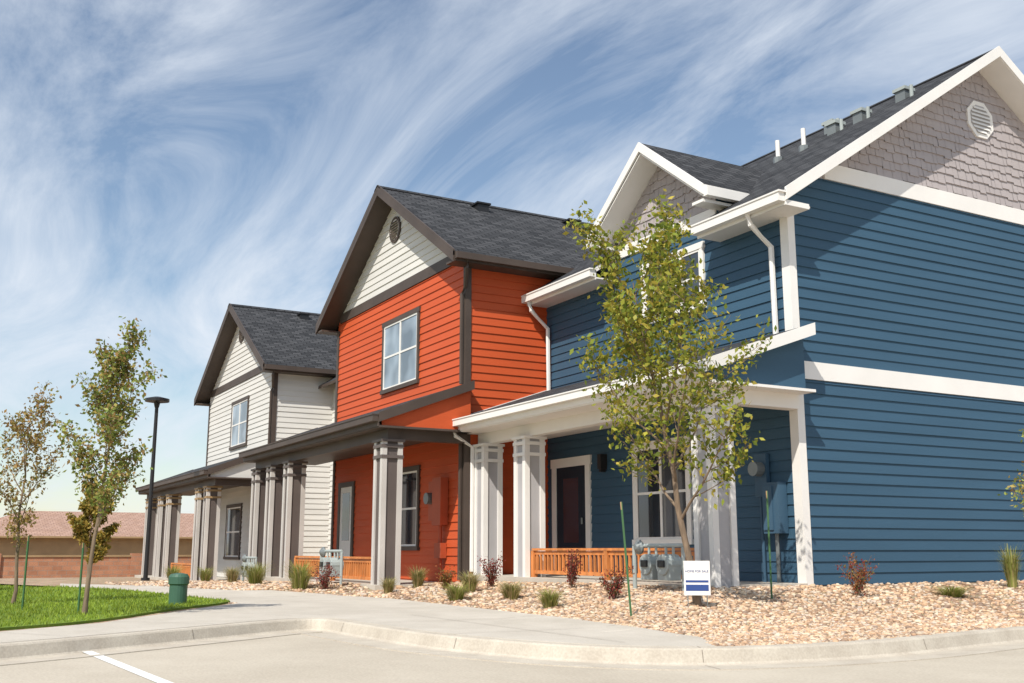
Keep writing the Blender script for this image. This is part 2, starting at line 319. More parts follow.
# ================= gable-front house type
def gable_house(name,x0,x1,yf,ridge_z,eave_z,ov,main,base,yb,win_up,win_lo,door,px0,px1,cols,pz,colmats,rail,band=6.38):
    cx=(x0+x1)/2; e=empty(name,(cx,yf,0)); sl=(ridge_z-eave_z)/((x1-x0)/2+ov)
    b=B(); wz=eave_z+ov*sl-.12
    b.box(x0+.001,x1-.001,yf+.001,yb,base-.3,wz,main)
    for yy in (yf,yb): b.face([(x0,yy,wz),(x1,yy,wz),(cx,yy,ridge_z-.13)],'siding_cream')
    Lf=lambda z:max(x0,cx-(ridge_z-.14-z)/sl); Rf=lambda z:min(x1,cx+(ridge_z-.14-z)/sl)
    siding(b,'y',yf,base-.1,band,Lf,Rf,main); siding(b,'y',yf,band+.25,ridge_z-.15,Lf,Rf,'siding_cream')
    siding(b,'x',x1,base-.1,wz-.02,yf,yb,main)
    b.obj('walls',e)
    t=B()
    wbox(t,'y',yf,0,.04,Lf(band+.2)+.02,Rf(band+.2)-.02,band,band+.24,'brown')
    wbox(t,'y',yf,0,.045,x0,x0+.12,base,wz-.3,'brown'); wbox(t,'y',yf,0,.045,x1-.08,x1+.04,base,wz-.1,'brown'); wbox(t,'x',x1,0,.042,yf,yf+.08,base,wz-.1,'brown')
    for sx in (-1,1):
        hw=(x1-x0)/2+ov
        t.beam((cx,yf-.5,ridge_z+.04),(cx+sx*hw,yf-.5,eave_z+.04),.035,.26,'brown')
        t.hexa([(cx,yf-.48,ridge_z-.20),(cx+sx*hw,yf-.48,eave_z-.20),(cx+sx*hw,yf,eave_z-.20),(cx,yf,ridge_z-.20),(cx,yf-.48,ridge_z-.17),(cx+sx*hw,yf-.48,eave_z-.17),(cx+sx*hw,yf,eave_z-.17),(cx,yf,ridge_z-.17)],'brown')
        xx=cx+sx*hw; a,c=sorted((xx-sx*ov,xx)); t.box(a,c,yf-.48,yb,eave_z-.2,eave_z-.16,'brown'); t.box(xx-.012,xx+.012,yf-.48,yb,eave_z-.2,eave_z-.03,'brown')
        a,c=sorted((xx+sx*.014,xx+sx*.12)); t.box(a,c,yf-.48,yb,eave_z-.16,eave_z-.03,'brown')
    for w in win_up: window(t,'y',yf,w[0],w[1],w[2],w[3],trim='brown',glass='glasslight',cols=2,rows=2)
    for w in win_lo: window(t,'y',yf,w[0],w[1],w[2],w[3],trim='brown',glass='glass',cols=1,rows=2)
    d=door; wbox(t,'y',yf,0,.05,d[0],d[0]+.14,base,d[2],'brown'); wbox(t,'y',yf,0,.05,d[1]-.14,d[1],base,d[2],'brown'); wbox(t,'y',yf,0,.055,d[0],d[1],d[2],d[2]+.12,'brown')
    wbox(t,'y',yf,0,.03,d[0]+.14,d[1]-.14,base,d[2],'white'); wbox(t,'y',yf,0,.036,d[0]+.3,d[1]-.3,base+.9,d[2]-.15,'glass')
    vent_round(t,'y',yf,cx,ridge_z-1.0,.32,'brown','colbeige')
    t.tube([(x1+ov+.05,yf-.2,eave_z-.15),(x1+ov,yf-.2,eave_z-.3),(x1+.08,yf-.08,eave_z-.62),(x1-.06,yf-.09,eave_z-.75),(x1-.06,yf-.09,pz+.75)],.04,'brown',n=6)
    t.tube([(x1-.06,yf-.09,pz-.2),(x1-.06,yf-.09,base+.1)],.04,'brown',n=6)
    t.obj('trim_and_windows',e)
    r=B(); hw=(x1-x0)/2+ov
    for sx in (-1,1): r.slab((cx+sx*hw,yf-.52,eave_z),(cx+sx*hw,yb,eave_z),(cx,yb,ridge_z),(cx,yf-.52,ridge_z),.09,'roof','brown')
    for sx in (-1,1): r.slab((cx+sx*.16,yf-.53,ridge_z+.03-.16*sl),(cx+sx*.16,yb,ridge_z+.03-.16*sl),(cx,yb,ridge_z+.03),(cx,yf-.53,ridge_z+.03),.02,'roof','roof')
    r.obj('roof',e)
    v=B()
    for dx,dy in ((.5,2.0),(.55,4.6)):
        x=cx+dx; z=ridge_z-sl*dx; y=yf+dy; v.box(x-.15,x+.15,y-.15,y+.15,z-.12,z+.12,'black'); v.box(x-.19,x+.19,y-.19,y+.19,z+.10,z+.14,'black')
    for dx,dy in ((1.0,5.2),(1.3,5.5)):
        x=cx+dx; z=ridge_z-sl*dx; v.tube([(x,yf+dy,z-.1),(x,yf+dy,z+.4)],.05,'colgray')
    v.obj('roof_vents',e)
    p=B(); porch(p,px0,px1,yf,yf-2.0,pz+.76,pz,'brown')
    core,board,bandm=colmats
    p.box(px0+.2,px1-.2,yf-1.72,yf-1.52,pz-.45,pz-.24,'brown'); p.box(px1-.42,px1-.22,yf-1.52,yf-.03,pz-.45,pz-.24,'brown')
    p.face([(px1-.08,yf-1.9,pz-.22),(px1-.08,yf-.03,pz-.22),(px1-.08,yf-.03,pz+.63),(px1-.08,yf-1.9,pz-.06)],main)
    for x in cols: column(p,x,yf-1.62,base,pz-.45,core,board,bandm,w=.42)
    p.box(px0+.1,px1-.1,yf-1.95,yf-.03,base-.2,base+.04,'concrete')
    for a,c in rail: railing(p,(a,yf-1.62),(c,yf-1.62),base+.04,.5)
    p.obj('porch',e)
    return e
eo=gable_house('orange_townhouse',-14.66,-7.14,-1.9,9.0,6.37,.39,'siding_orange',-.16,9,[(-11.5,-9.4,4.1,5.8)],[(-10.4,-9.25,.5,2.28)],(-14.2,-13.1,2.05),-16.1,-6.8,[-7.2,-12.9,-14.3,-15.6],3.02,('coltaupe','colbeige','coltaupe'),[(-12.5,-7.6)])
m=B(); yf=-1.9
m.box(-8.25,-7.85,yf-.2,yf-.03,1.0,1.95,'orangebox'); m.tube([(-8.45,yf-.25,1.55),(-8.45,yf-.04,1.55)],.12,'metal',n=16); m.box(-8.6,-8.3,yf-.12,yf-.03,1.1,1.9,'orangebox')
m.tube([(-8.05,yf-.1,1.0),(-8.05,yf-.1,-.1)],.04,'orangebox'); m.box(-8.2,-7.9,yf-.16,yf-.03,.35,.65,'orangebox'); m.obj('electric_meter',eo)
wg=B(); wg.box(-20.3,-14.66,0,9,-.6,5.7,'siding_cream'); siding(wg,'y',0,-.5,5.6,-20.3,-14.66,'siding_cream')
wg.slab((-20.3,-.5,5.6),(-14.66,-.5,5.6),(-14.66,4.86,9.0),(-20.3,4.86,9.0),.09,'roof','brown'); wg.slab((-20.3,10,5.6),(-14.66,10,5.6),(-14.66,4.86,9.0),(-20.3,4.86,9.0),.09,'roof','brown')
window(wg,'y',0,-18.5,-17,4.2,5.3,trim='brown'); window(wg,'y',0,-18.5,-17,.3,2.0,trim='brown'); wg.obj('wing',eo)
gable_house('white_townhouse',-28.6,-20.3,-1.9,8.9,6.1,.42,'siding_cream',-.45,9,[(-25.2,-23.1,3.9,5.55)],[(-25.2,-23.3,.2,2.0)],(-28.0,-26.9,1.75),-30.8,-19.9,[-20.8,-21.9,-26.2,-27.6,-29.9],2.84,('coltaupe','colbeige','tan'),[(-25.8,-22.4)],band=6.15)
# ================= TERRAIN
def lerp(a,b,t): return a+(b-a)*t
def g(x,y):
    base=max(-.5,min(0,.02*(x+2)))
    if x<-32: base-=min(1.2,(-32-x)*.08)
    yp=-2.0 if x>-6.8 else (-4.0 if x<-8.2 else lerp(-2.0,-4.0,(-6.8-x)/1.4))
    d=max(0,x-.15,yp-y); k=min(1,d/3.0); k=k*k*(3-2*k)*.5+k*.5
    if x<-22: k*=max(0,1-(-22-x)/8)
    return base*(1-k)-.3*k
def smooth_path(P,n=6):
    out=[]; Q=[P[0]]+P+[P[-1]]
    for i in range(1,len(Q)-2):
        p0,p1,p2,p3=[np.array(q,float) for q in Q[i-1:i+3]]
        for k in range(n):
            t=k/n; out.append(tuple(.5*((2*p1)+(-p0+p2)*t+(2*p0-5*p1+4*p2-p3)*t*t+(-p0+3*p1-3*p2+p3)*t**3)))
    out.append(tuple(P[-1])); return out
curb=smooth_path([(3.7,45),(3.8,12),(3.9,3),(4.1,-.9),(4.5,-3.5),(4.35,-5.3),(3.6,-6.2),(1.99,-6.75),(.2,-6.88),(-.9,-6.95),(-.85,-7.5),(-.2,-8.5),(.53,-9.65),(1.1,-10.6),(3.2,-14.5),(6,-20)],8)
curb=[p for i,p in enumerate(curb) if i==0 or math.dist(p,curb[i-1])>.02]
def nrm(path):
    out=[]
    for i,p in enumerate(path):
        a=path[max(i-1,0)]; c=path[min(i+1,len(path)-1)]; d=np.array(c)-np.array(a); d=d/np.linalg.norm(d); out.append((-d[1],d[0]))
    return out
cn=nrm(curb)
def off(path,n,o): return [(p[0]+q[0]*o,p[1]+q[1]*o) for p,q in zip(path,n)]
cb=B(); prof=[(-.15,-.5),(-.15,-.292),(-.03,-.292),(-.012,-.296),(.0,-.31),(.03,-.405),(.045,-.418),(.07,-.424),(.48,-.41),(.48,-.5)]
rings=[]
for p,q in zip(curb,cn): 
    base=len(cb.v); 
    for o,z in prof: cb.v.append((p[0]+q[0]*o,p[1]+q[1]*o,z))
    rings.append(base)
mi=cb.mi('curb')
for i in range(len(rings)-1):
    for k in range(len(prof)-1): cb.f.append((rings[i]+k,rings[i]+k+1,rings[i+1]+k+1,rings[i+1]+k)); cb.m.append(mi); cb.uv.append([(0,0)]*4)
cb.obj('curb')
def sheet(name,poly,dz,mat,cell=1.0,flat=None,skirt=.0):
    bm=bmesh.new(); vs=[bm.verts.new((p[0],p[1],0)) for p in poly]; bm.faces.new(vs)
    bmesh.ops.triangulate(bm,faces=bm.faces[:])
    if flat is None:
        xs=[p[0] for p in poly]; ys=[p[1] for p in poly]
        for ax,lo_,hi_ in ((0,max(min(xs),-45),min(max(xs),8)),(1,max(min(ys),-12),min(max(ys),3))):
            c=lo_+cell/2
            while c<hi_:
                co=[0,0,0];no=[0,0,0];co[ax]=c;no[ax]=1
                bmesh.ops.bisect_plane(bm,geom=bm.verts[:]+bm.edges[:]+bm.faces[:],plane_co=co,plane_no=no); c+=cell
    for v in bm.verts: v.co.z=(g(v.co.x,v.co.y) if flat is None else flat)+dz
    if skirt:
        be=[e for e in bm.edges if len(e.link_faces)==1]; r=bmesh.ops.extrude_edge_only(bm,edges=be)
        for v in r['geom']:
            if isinstance(v,bmesh.types.BMVert): v.co.z-=skirt
    bmesh.ops.recalc_face_normals(bm,faces=bm.faces)
    me=bpy.data.meshes.new(name); bm.to_mesh(me); bm.free()
    me.materials.append(M[mat]); o=bpy.data.objects.new(name,me); scene.collection.objects.link(o)
    return o
gx=np.unique(np.concatenate([np.linspace(-900,-60,12),np.linspace(-60,12,73),np.linspace(12,900,12)])); gy=np.unique(np.concatenate([np.linspace(-900,-24,10),np.linspace(-24,12,37),np.linspace(12,900,12)]))
vv=[(x,y,g(x,y)-.22) for y in gy for x in gx]; ff=[(j*len(gx)+i,j*len(gx)+i+1,(j+1)*len(gx)+i+1,(j+1)*len(gx)+i) for j in range(len(gy)-1) for i in range(len(gx)-1)]
me=bpy.data.meshes.new('ground'); me.from_pydata(vv,[],ff); me.materials.append(M['dirt']); scene.collection.objects.link(bpy.data.objects.new('ground',me))
inner=off(curb,cn,-.13); outer=off(curb,cn,.46)
island=inner+[(-60,-20),(-60,45)]
sheet('gravel_bed',island,0,'gravel',.5)
sheet('parking_lot',outer+[(70,-20),(70,45)],0,'lot',flat=-.418)
sw=[(-0.51,-10.43),(-1.38,-9.36),(-3.12,-8.18),(-5.07,-6.86),(-7.42,-6.89),(-11.97,-7.43),(-14.50,-8.29),(-16.78,-8.03),(-13.95,-6.46),(-8.60,-5.85),(-6.94,-4.68),(-4.82,-4.46),(-1.74,-4.54),(0.64,-4.58),(2.39,-4.70),(3.39,-4.75)]
ii=[i for i,p in enumerate(inner) if -11.5<p[1]<-5.2]
outerw=[inner[i] for i in ii]
side=outerw+[(sw[0][0]+1.5,sw[0][1]-2.0)]+sw
sheet('sidewalk',side,.012,'concrete',.7,skirt=.1)
gp=[(-.80,-10.41),(-1.74,-9.31),(-3.61,-8.12),(-5.41,-6.86),(-7.05,-7.01),(-11.40,-7.52),(-13.83,-8.37),(-15.15,-9.46)]
gp=[(1.2,-13.41)]+gp+[(-30,-14)]
gp=smooth_path(gp+[gp[0]],3)[:-1]
sheet('lawn',gp,.03,'lawn',.7,skirt=.08)
def inpoly(X,Y,poly):
    r=np.zeros(len(X),bool); n=len(poly); j=n-1
    for i in range(n):
        xi,yi=poly[i];xj,yj=poly[j]
        if yi!=yj:
            c=((yi>Y)!=(yj>Y))&(X<(xj-xi)*(Y-yi)/(yj-yi)+xi); r^=c
        j=i
    return r
gv=np.vectorize(g)
def np_mesh(name,verts,faces,cols,mat,parent=None,smooth=False):
    me=bpy.data.meshes.new(name); nv=len(verts); nf,k=faces.shape
    me.vertices.add(nv); me.vertices.foreach_set('co',verts.astype(np.float32).ravel())
    me.loops.add(nf*k); me.loops.foreach_set('vertex_index',faces.astype(np.int32).ravel())
    me.polygons.add(nf); me.polygons.foreach_set('loop_start',np.arange(0,nf*k,k,dtype=np.int32)); me.polygons.foreach_set('loop_total',np.full(nf,k,np.int32))
    me.update(calc_edges=True); a=me.color_attributes.new('Col','FLOAT_COLOR','POINT'); a.data.foreach_set('color',np.hstack([cols,np.ones((nv,1))]).astype(np.float32).ravel())
    if smooth: me.polygons.foreach_set('use_smooth',np.ones(nf,bool))
    me.materials.append(M[mat]); o=bpy.data.objects.new(name,me); scene.collection.objects.link(o)
    if parent: o.parent=parent
    return o
ph=(1+5**.5)/2
ico=np.array([(-1,ph,0),(1,ph,0),(-1,-ph,0),(1,-ph,0),(0,-1,ph),(0,1,ph),(0,-1,-ph),(0,1,-ph),(ph,0,-1),(ph,0,1),(-ph,0,-1),(-ph,0,1)])/1.902
icf=np.array([(0,11,5),(0,5,1),(0,1,7),(0,7,10),(0,10,11),(1,5,9),(5,11,4),(11,10,2),(10,7,6),(7,1,8),(3,9,4),(3,4,2),(3,2,6),(3,6,8),(3,8,9),(4,9,5),(2,4,11),(6,2,10),(8,6,7),(9,8,1)])
N0=330000; X=rng.uniform(-17,4.6,N0); Y=rng.uniform(-7,8,N0)
dist=np.hypot(X-CAM[0],Y-CAM[1]); keep=rng.uniform(0,1,N0)<np.clip(1.2-(dist-8)/8,.13,1); X=X[keep];Y=Y[keep]
keep=inpoly(X,Y,island)&~inpoly(X,Y,side)&~inpoly(X,Y,gp)
keep&=~((X<0)&(Y>-1.9))&~((X<-6.9)&(Y>-3.85))
X=X[keep];Y=Y[keep]; k2=rng.uniform(0,1,len(X))<.004; X=np.concatenate([X,X[k2]+rng.normal(0,.12,k2.sum())]);Y=np.concatenate([Y,Y[k2]-rng.uniform(0,.25,k2.sum())])
dist=np.hypot(X-CAM[0],Y-CAM[1]); n=len(X); S=rng.uniform(.011,.025,n)*np.where(rng.uniform(0,1,n)<.04,1.5,1)*(1+np.clip((dist-11)/12,0,.8))
sc=np.stack([S*rng.uniform(.8,1.4,n),S*rng.uniform(.8,1.3,n),S*rng.uniform(.5,.8,n)],1)
vts=ico[None]*(1+rng.uniform(-.18,.18,(n,12,1)))*sc[:,None,:]
an=rng.uniform(0,6.28,n); ca,sa=np.cos(an)[:,None],np.sin(an)[:,None]
vx=vts[:,:,0]*ca-vts[:,:,1]*sa; vy=vts[:,:,0]*sa+vts[:,:,1]*ca
vts=np.stack([vx+X[:,None],vy+Y[:,None],vts[:,:,2]+(gv(X,Y)+S*.25)[:,None]],2).reshape(-1,3)
fc=(icf[None]+12*np.arange(n)[:,None,None]).reshape(-1,3)
pal=np.array([(.68,.47,.30),(.56,.37,.235),(.72,.59,.44),(.40,.26,.17),(.60,.50,.41),(.69,.52,.36),(.60,.39,.25),(.34,.24,.18)])
lowf=.92+.08*np.sin(X*1.7+Y*.9)*np.cos(Y*1.3-X*.6)
cl=pal[rng.integers(0,len(pal),n)]*rng.uniform(.82,1.12,(n,1))*lowf[:,None]; np_mesh('river_rocks',vts,fc,np.repeat(cl,12,0),'rock')
N0=160000; X=rng.uniform(-22,5,N0);Y=rng.uniform(-14,-3.5,N0); k=inpoly(X,Y,gp); X=X[k];Y=Y[k]; n=len(X)
dist=np.hypot(X-CAM[0],Y-CAM[1]); k=rng.uniform(0,1,n)<np.clip(14/dist,.3,1)**2; X=X[k];Y=Y[k];dist=dist[k];n=len(X)
h=rng.uniform(.02,.055,n); w=.005*(dist/10); an=rng.uniform(0,6.28,n); Z=gv(X,Y)+.03
bx=np.cos(an)*w;by=np.sin(an)*w; tip=rng.normal(0,.02,(n,2))
vts=np.stack([np.stack([X-bx,Y-by,Z],1),np.stack([X+bx,Y+by,Z],1),np.stack([X+tip[:,0],Y+tip[:,1],Z+h],1)],1).reshape(-1,3)
patch=1+.22*np.sin(X*1.1+Y*2.3)*np.sin(X*.7-Y*1.6)
cl=np.array([(.22,.31,.04)])*(rng.uniform(.6,1.5,n)*patch)[:,None]+rng.uniform(0,.08,(n,1))*np.array([[1,.8,0]])
np_mesh('grass_blades',vts,np.arange(n*3).reshape(-1,3),np.repeat(cl,3,0),'leaf')
# ================= vegetation
def leaf_cloud(P,size,cols,n_per=1,spread=.0,droop=.3):
    P=np.repeat(P,n_per,0); n=len(P); P=P+rng.normal(0,spread,(n,3)) if spread else P
    d=rng.normal(0,1,(n,3)); d[:,2]-=droop; d/=np.linalg.norm(d,axis=1)[:,None]
    q=rng.normal(0,1,(n,3)); s=np.cross(d,q); s/=np.linalg.norm(s,axis=1)[:,None]; L=size*rng.uniform(.6,1.3,(n,1))
    nn=np.cross(d,s)
    v=np.stack([P,P+d*L*.45+s*L*.28+nn*L*.06,P+d*L,P+d*L*.45-s*L*.28+nn*L*.06],1).reshape(-1,3)
    c=np.array(cols)[rng.integers(0,len(cols),n)]*rng.uniform(.65,1.3,(n,1))
    return v,np.arange(n*4).reshape(-1,4),np.repeat(c,4,0)
def tree(name,base,H,trunk_h,rad,r0,nb,size,cols,lean=(0,0),per=5,dens=1.0,up=.9,seed=1,sub=7,spread=.05,wob=.015,shape=.75):
    rs=random.Random(seed); bx,by=base; bz=g(bx,by)-.05
    e=empty(name,(bx,by,bz)); b=B(); tips=[]
    def branch(p,d,L,r,lvl):
        n=5; pts=[Vector(p)]; dd=Vector(d).normalized()
        for i in range(n):
            dd=(dd+Vector((rs.gauss(0,.10),rs.gauss(0,.10),.07 if lvl else .02))).normalized(); pts.append(pts[-1]+dd*L/n)
        b.tube(pts,[max(.0022,r*(1-.75*i/n)) for i in range(n+1)],'bark',n=6 if lvl<2 else 4,cap=False)
        if lvl>=1:
            for i in range(2 if lvl==1 else 1,n+1):
                for _ in range(1 if lvl==1 else 3): tips.append(tuple(pts[i-1].lerp(pts[i],rs.random())))
        if lvl<3:
            m=sub if lvl==1 else 4
            for k in range(m):
                t=.25+.75*(k+rs.random())/m; i=min(n-1,int(t*n)); q=pts[i].lerp(pts[i+1],t*n-i)
                a=rs.uniform(0,6.28); side=Vector((math.cos(a),math.sin(a),rs.uniform(-.1,.5)))
                branch(q,(dd*.6+side).normalized(),L*rs.uniform(.25,.48),r*.4,lvl+1)
    tp=[Vector((bx,by,bz))]; n=10; ht=H*.93
    for i in range(1,n+1): t=i/n; tp.append(Vector((bx+lean[0]*t+rs.gauss(0,wob),by+lean[1]*t+rs.gauss(0,wob),bz+ht*t)))
    b.tube(tp,[r0*(1.25 if i==0 else 1)*(1-.85*(i/n)) for i in range(n+1)],'bark',n=10,cap=False)
    for k in range(nb):
        t=(trunk_h/ht)+(1-trunk_h/ht)*((k+rs.random()*.6)/nb); i=min(n-1,int(t*n)); q=tp[i].lerp(tp[i+1],t*n-i)
        a=k*2.4+rs.random(); f=(t-trunk_h/ht)/(1-trunk_h/ht); L=rad*(1.25-shape*f)*rs.uniform(.7,1.2)*(.75+.5*min(1,f*4))
        branch(q,(math.cos(a),math.sin(a),up+f*.6),L,r0*.42*(1-.5*f),1)
    b.obj('trunk_and_limbs',e,smooth=True)
    P=np.array(tips); 
    keep=rng.uniform(0,1,len(P))<dens; P=P[keep]
    v,f,c=leaf_cloud(P,size,cols,per,spread)
    np_mesh('leaves',v-np.array([bx,by,bz]),f,c,'leaf',e)
YG=[(.32,.34,.05),(.38,.37,.055),(.23,.28,.04),(.44,.36,.06),(.15,.20,.03)]
GR=[(.25,.30,.07),(.32,.35,.09),(.17,.23,.05),(.42,.33,.10),(.32,.2,.07)]
tree('shade_tree',(1.48,-3.20),4.25,.95,1.28,.045,14,.080,YG,lean=(-.34,-.55),per=1,dens=1.0,seed=3,sub=8,spread=.07,up=.85,wob=.02,shape=.72)
tree('young_tree',(-2.81,-9.34),3.5,1.0,.66,.032,14,.062,GR,per=1,dens=.9,seed=5,up=1.2,lean=(.12,.2),sub=6,spread=.06,wob=.008)
tree('young_tree',(-6.11,-9.90),3.0,.7,.75,.03,9,.06,[(.34,.2,.07),(.26,.24,.06),(.42,.3,.1)],per=1,dens=.5,seed=8,up=1.2)
tree('sapling',(4.0,-.2),2.0,.5,.5,.018,8,.05,GR,per=1,dens=.5,seed=11)
def shrub(name,pos,w,h,cols,n=900,size=.035):
    x,y=pos; z=g(x,y); e=empty(name,(x,y,z)); b=B(); P=[]
    for k in range(16):
        a=random.uniform(0,6.28); rr=w/2*random.uniform(.3,1.0); tx,ty=x+math.cos(a)*rr,y+math.sin(a)*rr; hz=h*random.uniform(.6,1.05)
        pts=[Vector((x,y,z-.02)),Vector((x+(tx-x)*.35,y+(ty-y)*.35,z+hz*.5)),Vector((tx,ty,z+hz))]; b.tube(pts,[.008,.006,.002],'bark',n=4,cap=False)
        for _ in range(n//16):
            t=random.uniform(.2,1); q=pts[0].lerp(pts[1],t*2) if t<.5 else pts[1].lerp(pts[2],t*2-1); P.append(tuple(q+Vector((random.gauss(0,.03),random.gauss(0,.03),random.gauss(0,.03)))))
    b.obj('stems',e); v,f,c=leaf_cloud(np.array(P),size,cols,1,.01,0); np_mesh('leaves',v-np.array([x,y,z]),f,c,'leaf',e)
def tuft(name,pos,w,h,cols,n=420):
    x,y=pos; z=g(x,y); e=empty(name,(x,y,z)); V=[];F=[];C=[]
    for k in range(n):
        a=random.uniform(0,6.28); r0=random.uniform(0,w*.18); l=h*random.uniform(.5,1.1); o=w*.5*random.random()**.7
        dx,dy=math.cos(a),math.sin(a); px,py=-dy*.004,dx*.004; i=len(V)
        p0=(dx*r0,dy*r0,0);p1=(dx*(r0+o*.35),dy*(r0+o*.35),l*.65);p2=(dx*(r0+o),dy*(r0+o),l*random.uniform(.7,1))
        V+=[(p0[0]-px,p0[1]-py,0),(p0[0]+px,p0[1]+py,0),(p1[0]+px,p1[1]+py,p1[2]),(p1[0]-px,p1[1]-py,p1[2]),(p2[0]+px*.3,p2[1]+py*.3,p2[2]),(p2[0]-px*.3,p2[1]-py*.3,p2[2])]
        F+=[(i,i+1,i+2,i+3),(i+3,i+2,i+4,i+5)]; c=np.array(random.choice(cols))*random.uniform(.7,1.3); C+=[c]*6
    np_mesh('blades',np.array(V),np.array(F),np.array(C),'leaf',e)
RED=[(.28,.045,.045),(.17,.03,.03),(.36,.08,.05),(.14,.06,.03)]; ORG=[(.42,.17,.06),(.3,.1,.04),(.2,.17,.04)]
TG=[(.26,.31,.06),(.36,.38,.11),(.48,.42,.18)]; TS=[(.6,.48,.26),(.46,.4,.18),(.28,.3,.08)]
for pos,w_,h_,c_ in (((1.23,-.31),.6,.55,ORG+RED[:1]),((-4.30,-2.84),.65,.5,RED),((-2.06,-2.69),.35,.55,RED),((-.10,-3.29),.45,.4,RED+[(.14,.12,.03)]),((-7.53,-4.59),.55,.45,RED),((-5.18,-3.26),.4,.4,ORG)):
    shrub('barberry_shrub',pos,w_,h_,c_)
for pos,w_,h_,c_ in (((-2.97,-4.15),.55,.28,TG),((-1.94,-3.79),.55,.28,TS),((-.34,-4.12),.45,.26,TG),((-10.94,-4.90),.8,.5,TG),((-7.90,-4.93),.8,.55,TG),((1.44,1.29),.65,.16,TG),((.86,3.40),.4,.65,TG),((-6.48,-3.18),.45,.4,TS),((-13.70,-4.66),.6,.4,TS),((-16.27,-4.67),.6,.4,TG),((-4.08,-3.35),.5,.35,TS),((-5.9,-4.0),.4,.3,TS),((-18.5,-5.0),.7,.45,TG)):
    tuft('ornamental_grass',pos,w_,h_,c_)
tree('autumn_tree',(-33,-5.2),3.2,.4,1.0,.05,10,.14,[(.5,.36,.08),(.4,.3,.06),(.2,.2,.04)],per=2,seed=21)
# ================= street furniture
def post(name,pos,h,lean):
    x,y=pos; z=g(x,y); e=empty(name,(x,y,z)); b=B()
    b.tube([(x,y,z-.1),(x+lean[0],y+lean[1],z+h)],.014,'greenpost',n=4); b.tube([(x+.012,y,z-.1),(x+.012+lean[0],y+lean[1],z+h)],.007,'greenpost',n=4)
    b.tube([(x+lean[0]*.93,y+lean[1]*.93,z+h*.93),(x+lean[0],y+lean[1],z+h)],.0155,'tan',n=4)
    b.obj('t_post',e)
post('tree_stake_post',(1.48,-4.15),1.28,(-.05,-.08)); post('tree_stake_post',(1.26,-1.85),1.35,(.0,0)); post('tree_stake_post',(-4.35,-9.91),1.0,(0,0)); post('tree_stake_post',(-3.28,-9.35),.9,(0,0))
lx,ly=-19.7,-5.5; lz=g(lx,ly); e=empty('street_lamp',(lx,ly,lz)); b=B()
b.tube([(lx,ly,lz-.1),(lx,ly,lz+.08)],.12,'black',n=16); b.tube([(lx,ly,lz),(lx,ly,lz+4.9)],[.065,.05],'black',n=12)
b.tube([(lx,ly,lz+4.85),(lx,ly,lz+4.98),(lx,ly,lz+5.02),(lx,ly,lz+5.10),(lx,ly,lz+5.16)],[.06,.09,.34,.34,.1],'black',n=20); b.obj('pole_and_head',e)
def local_frame(pos,ang):
    c,s=math.cos(ang),math.sin(ang); return lambda a,bb,zz:(pos[0]+a*c-bb*s,pos[1]+a*s+bb*c,zz)
sx,sy=1.6,-3.30; sz=g(sx,sy); e=empty('for_sale_sign',(sx,sy,sz)); b=B(); Fm=local_frame((sx,sy),math.radians(52))
def obox(b,Fm,a0,a1,b0,b1,z0,z1,mat): b.hexa([Fm(a0,b0,z0),Fm(a1,b0,z0),Fm(a1,b1,z0),Fm(a0,b1,z0),Fm(a0,b0,z1),Fm(a1,b0,z1),Fm(a1,b1,z1),Fm(a0,b1,z1)],mat)
obox(b,Fm,-.15,.15,-.008,.008,sz+.14,sz+.53,'white'); obox(b,Fm,-.13,.13,-.0105,-.0085,sz+.19,sz+.26,'signblue'); obox(b,Fm,-.13,.13,-.0105,-.0085,sz+.285,sz+.31,'signblue')
for a in (-.11,.11): b.tube([Fm(a,0,sz-.1),Fm(a,0,sz+.15)],.006,'metal',n=5)
b.obj('panel_and_stakes',e)
cu=bpy.data.curves.new('lettering','FONT'); cu.body='HOME FOR SALE'; cu.size=.036; cu.extrude=.001; cu.align_x='CENTER'; cu.materials.append(M['signblue'])
o=bpy.data.objects.new('lettering',cu); scene.collection.objects.link(o); o.parent=e; o.location=Vector(Fm(0,-.0105,sz+.40))-Vector((sx,sy,sz)); o.rotation_euler=(math.pi/2,0,math.radians(52))
def gas_meter(pos,n=2,s=1.0,name='gas_meter'):
    x,y=pos; z=g(x,y); e=empty(name,(x,y,z)); b=B(); G='metergray'
    b.tube([(x-.45*s,y,z-.1),(x-.45*s,y,z+.52*s),(x-.3*s,y,z+.52*s)],.028*s,G); b.tube([(x+.5*s,y,z-.1),(x+.5*s,y,z+.5*s)],.025*s,G); b.tube([(x-.3*s,y,z+.52*s),(x+.5*s,y,z+.52*s)],.024*s,G)
    b.tube([(x-.33*s,y,z+.5*s),(x-.33*s,y-.03,z+.5*s),(x-.33*s,y-.09,z+.5*s)],[.09*s,.09*s,.03*s],'metal',n=14)
    for k in range(n):
        cx=x-.08*s+k*.33*s
        b.box(cx-.115*s,cx+.115*s,y-.1*s,y+.07*s,z+.12*s,z+.30*s,G); b.tube([(cx,y-.12*s,z+.30*s),(cx,y+.09*s,z+.30*s)],.12*s,G,n=16); b.box(cx-.06*s,cx+.06*s,y-.145*s,y-.12*s,z+.27*s,z+.35*s,'black')
        for q in (-.07*s,.07*s): b.tube([(cx+q,y,z+.38*s),(cx+q,y,z+.52*s)],.018*s,G)
    b.obj('meter_body',e,bevel=.008)
gas_meter((-.35,-2.40),2,1.15); gas_meter((-13.6,-4.3),2,1.1); gas_meter((-8.45,-4.15),2,1.2)
x,y=-4.91,-7.77; z=g(x,y); e=empty('utility_pedestal',(x,y,z)); b=B()
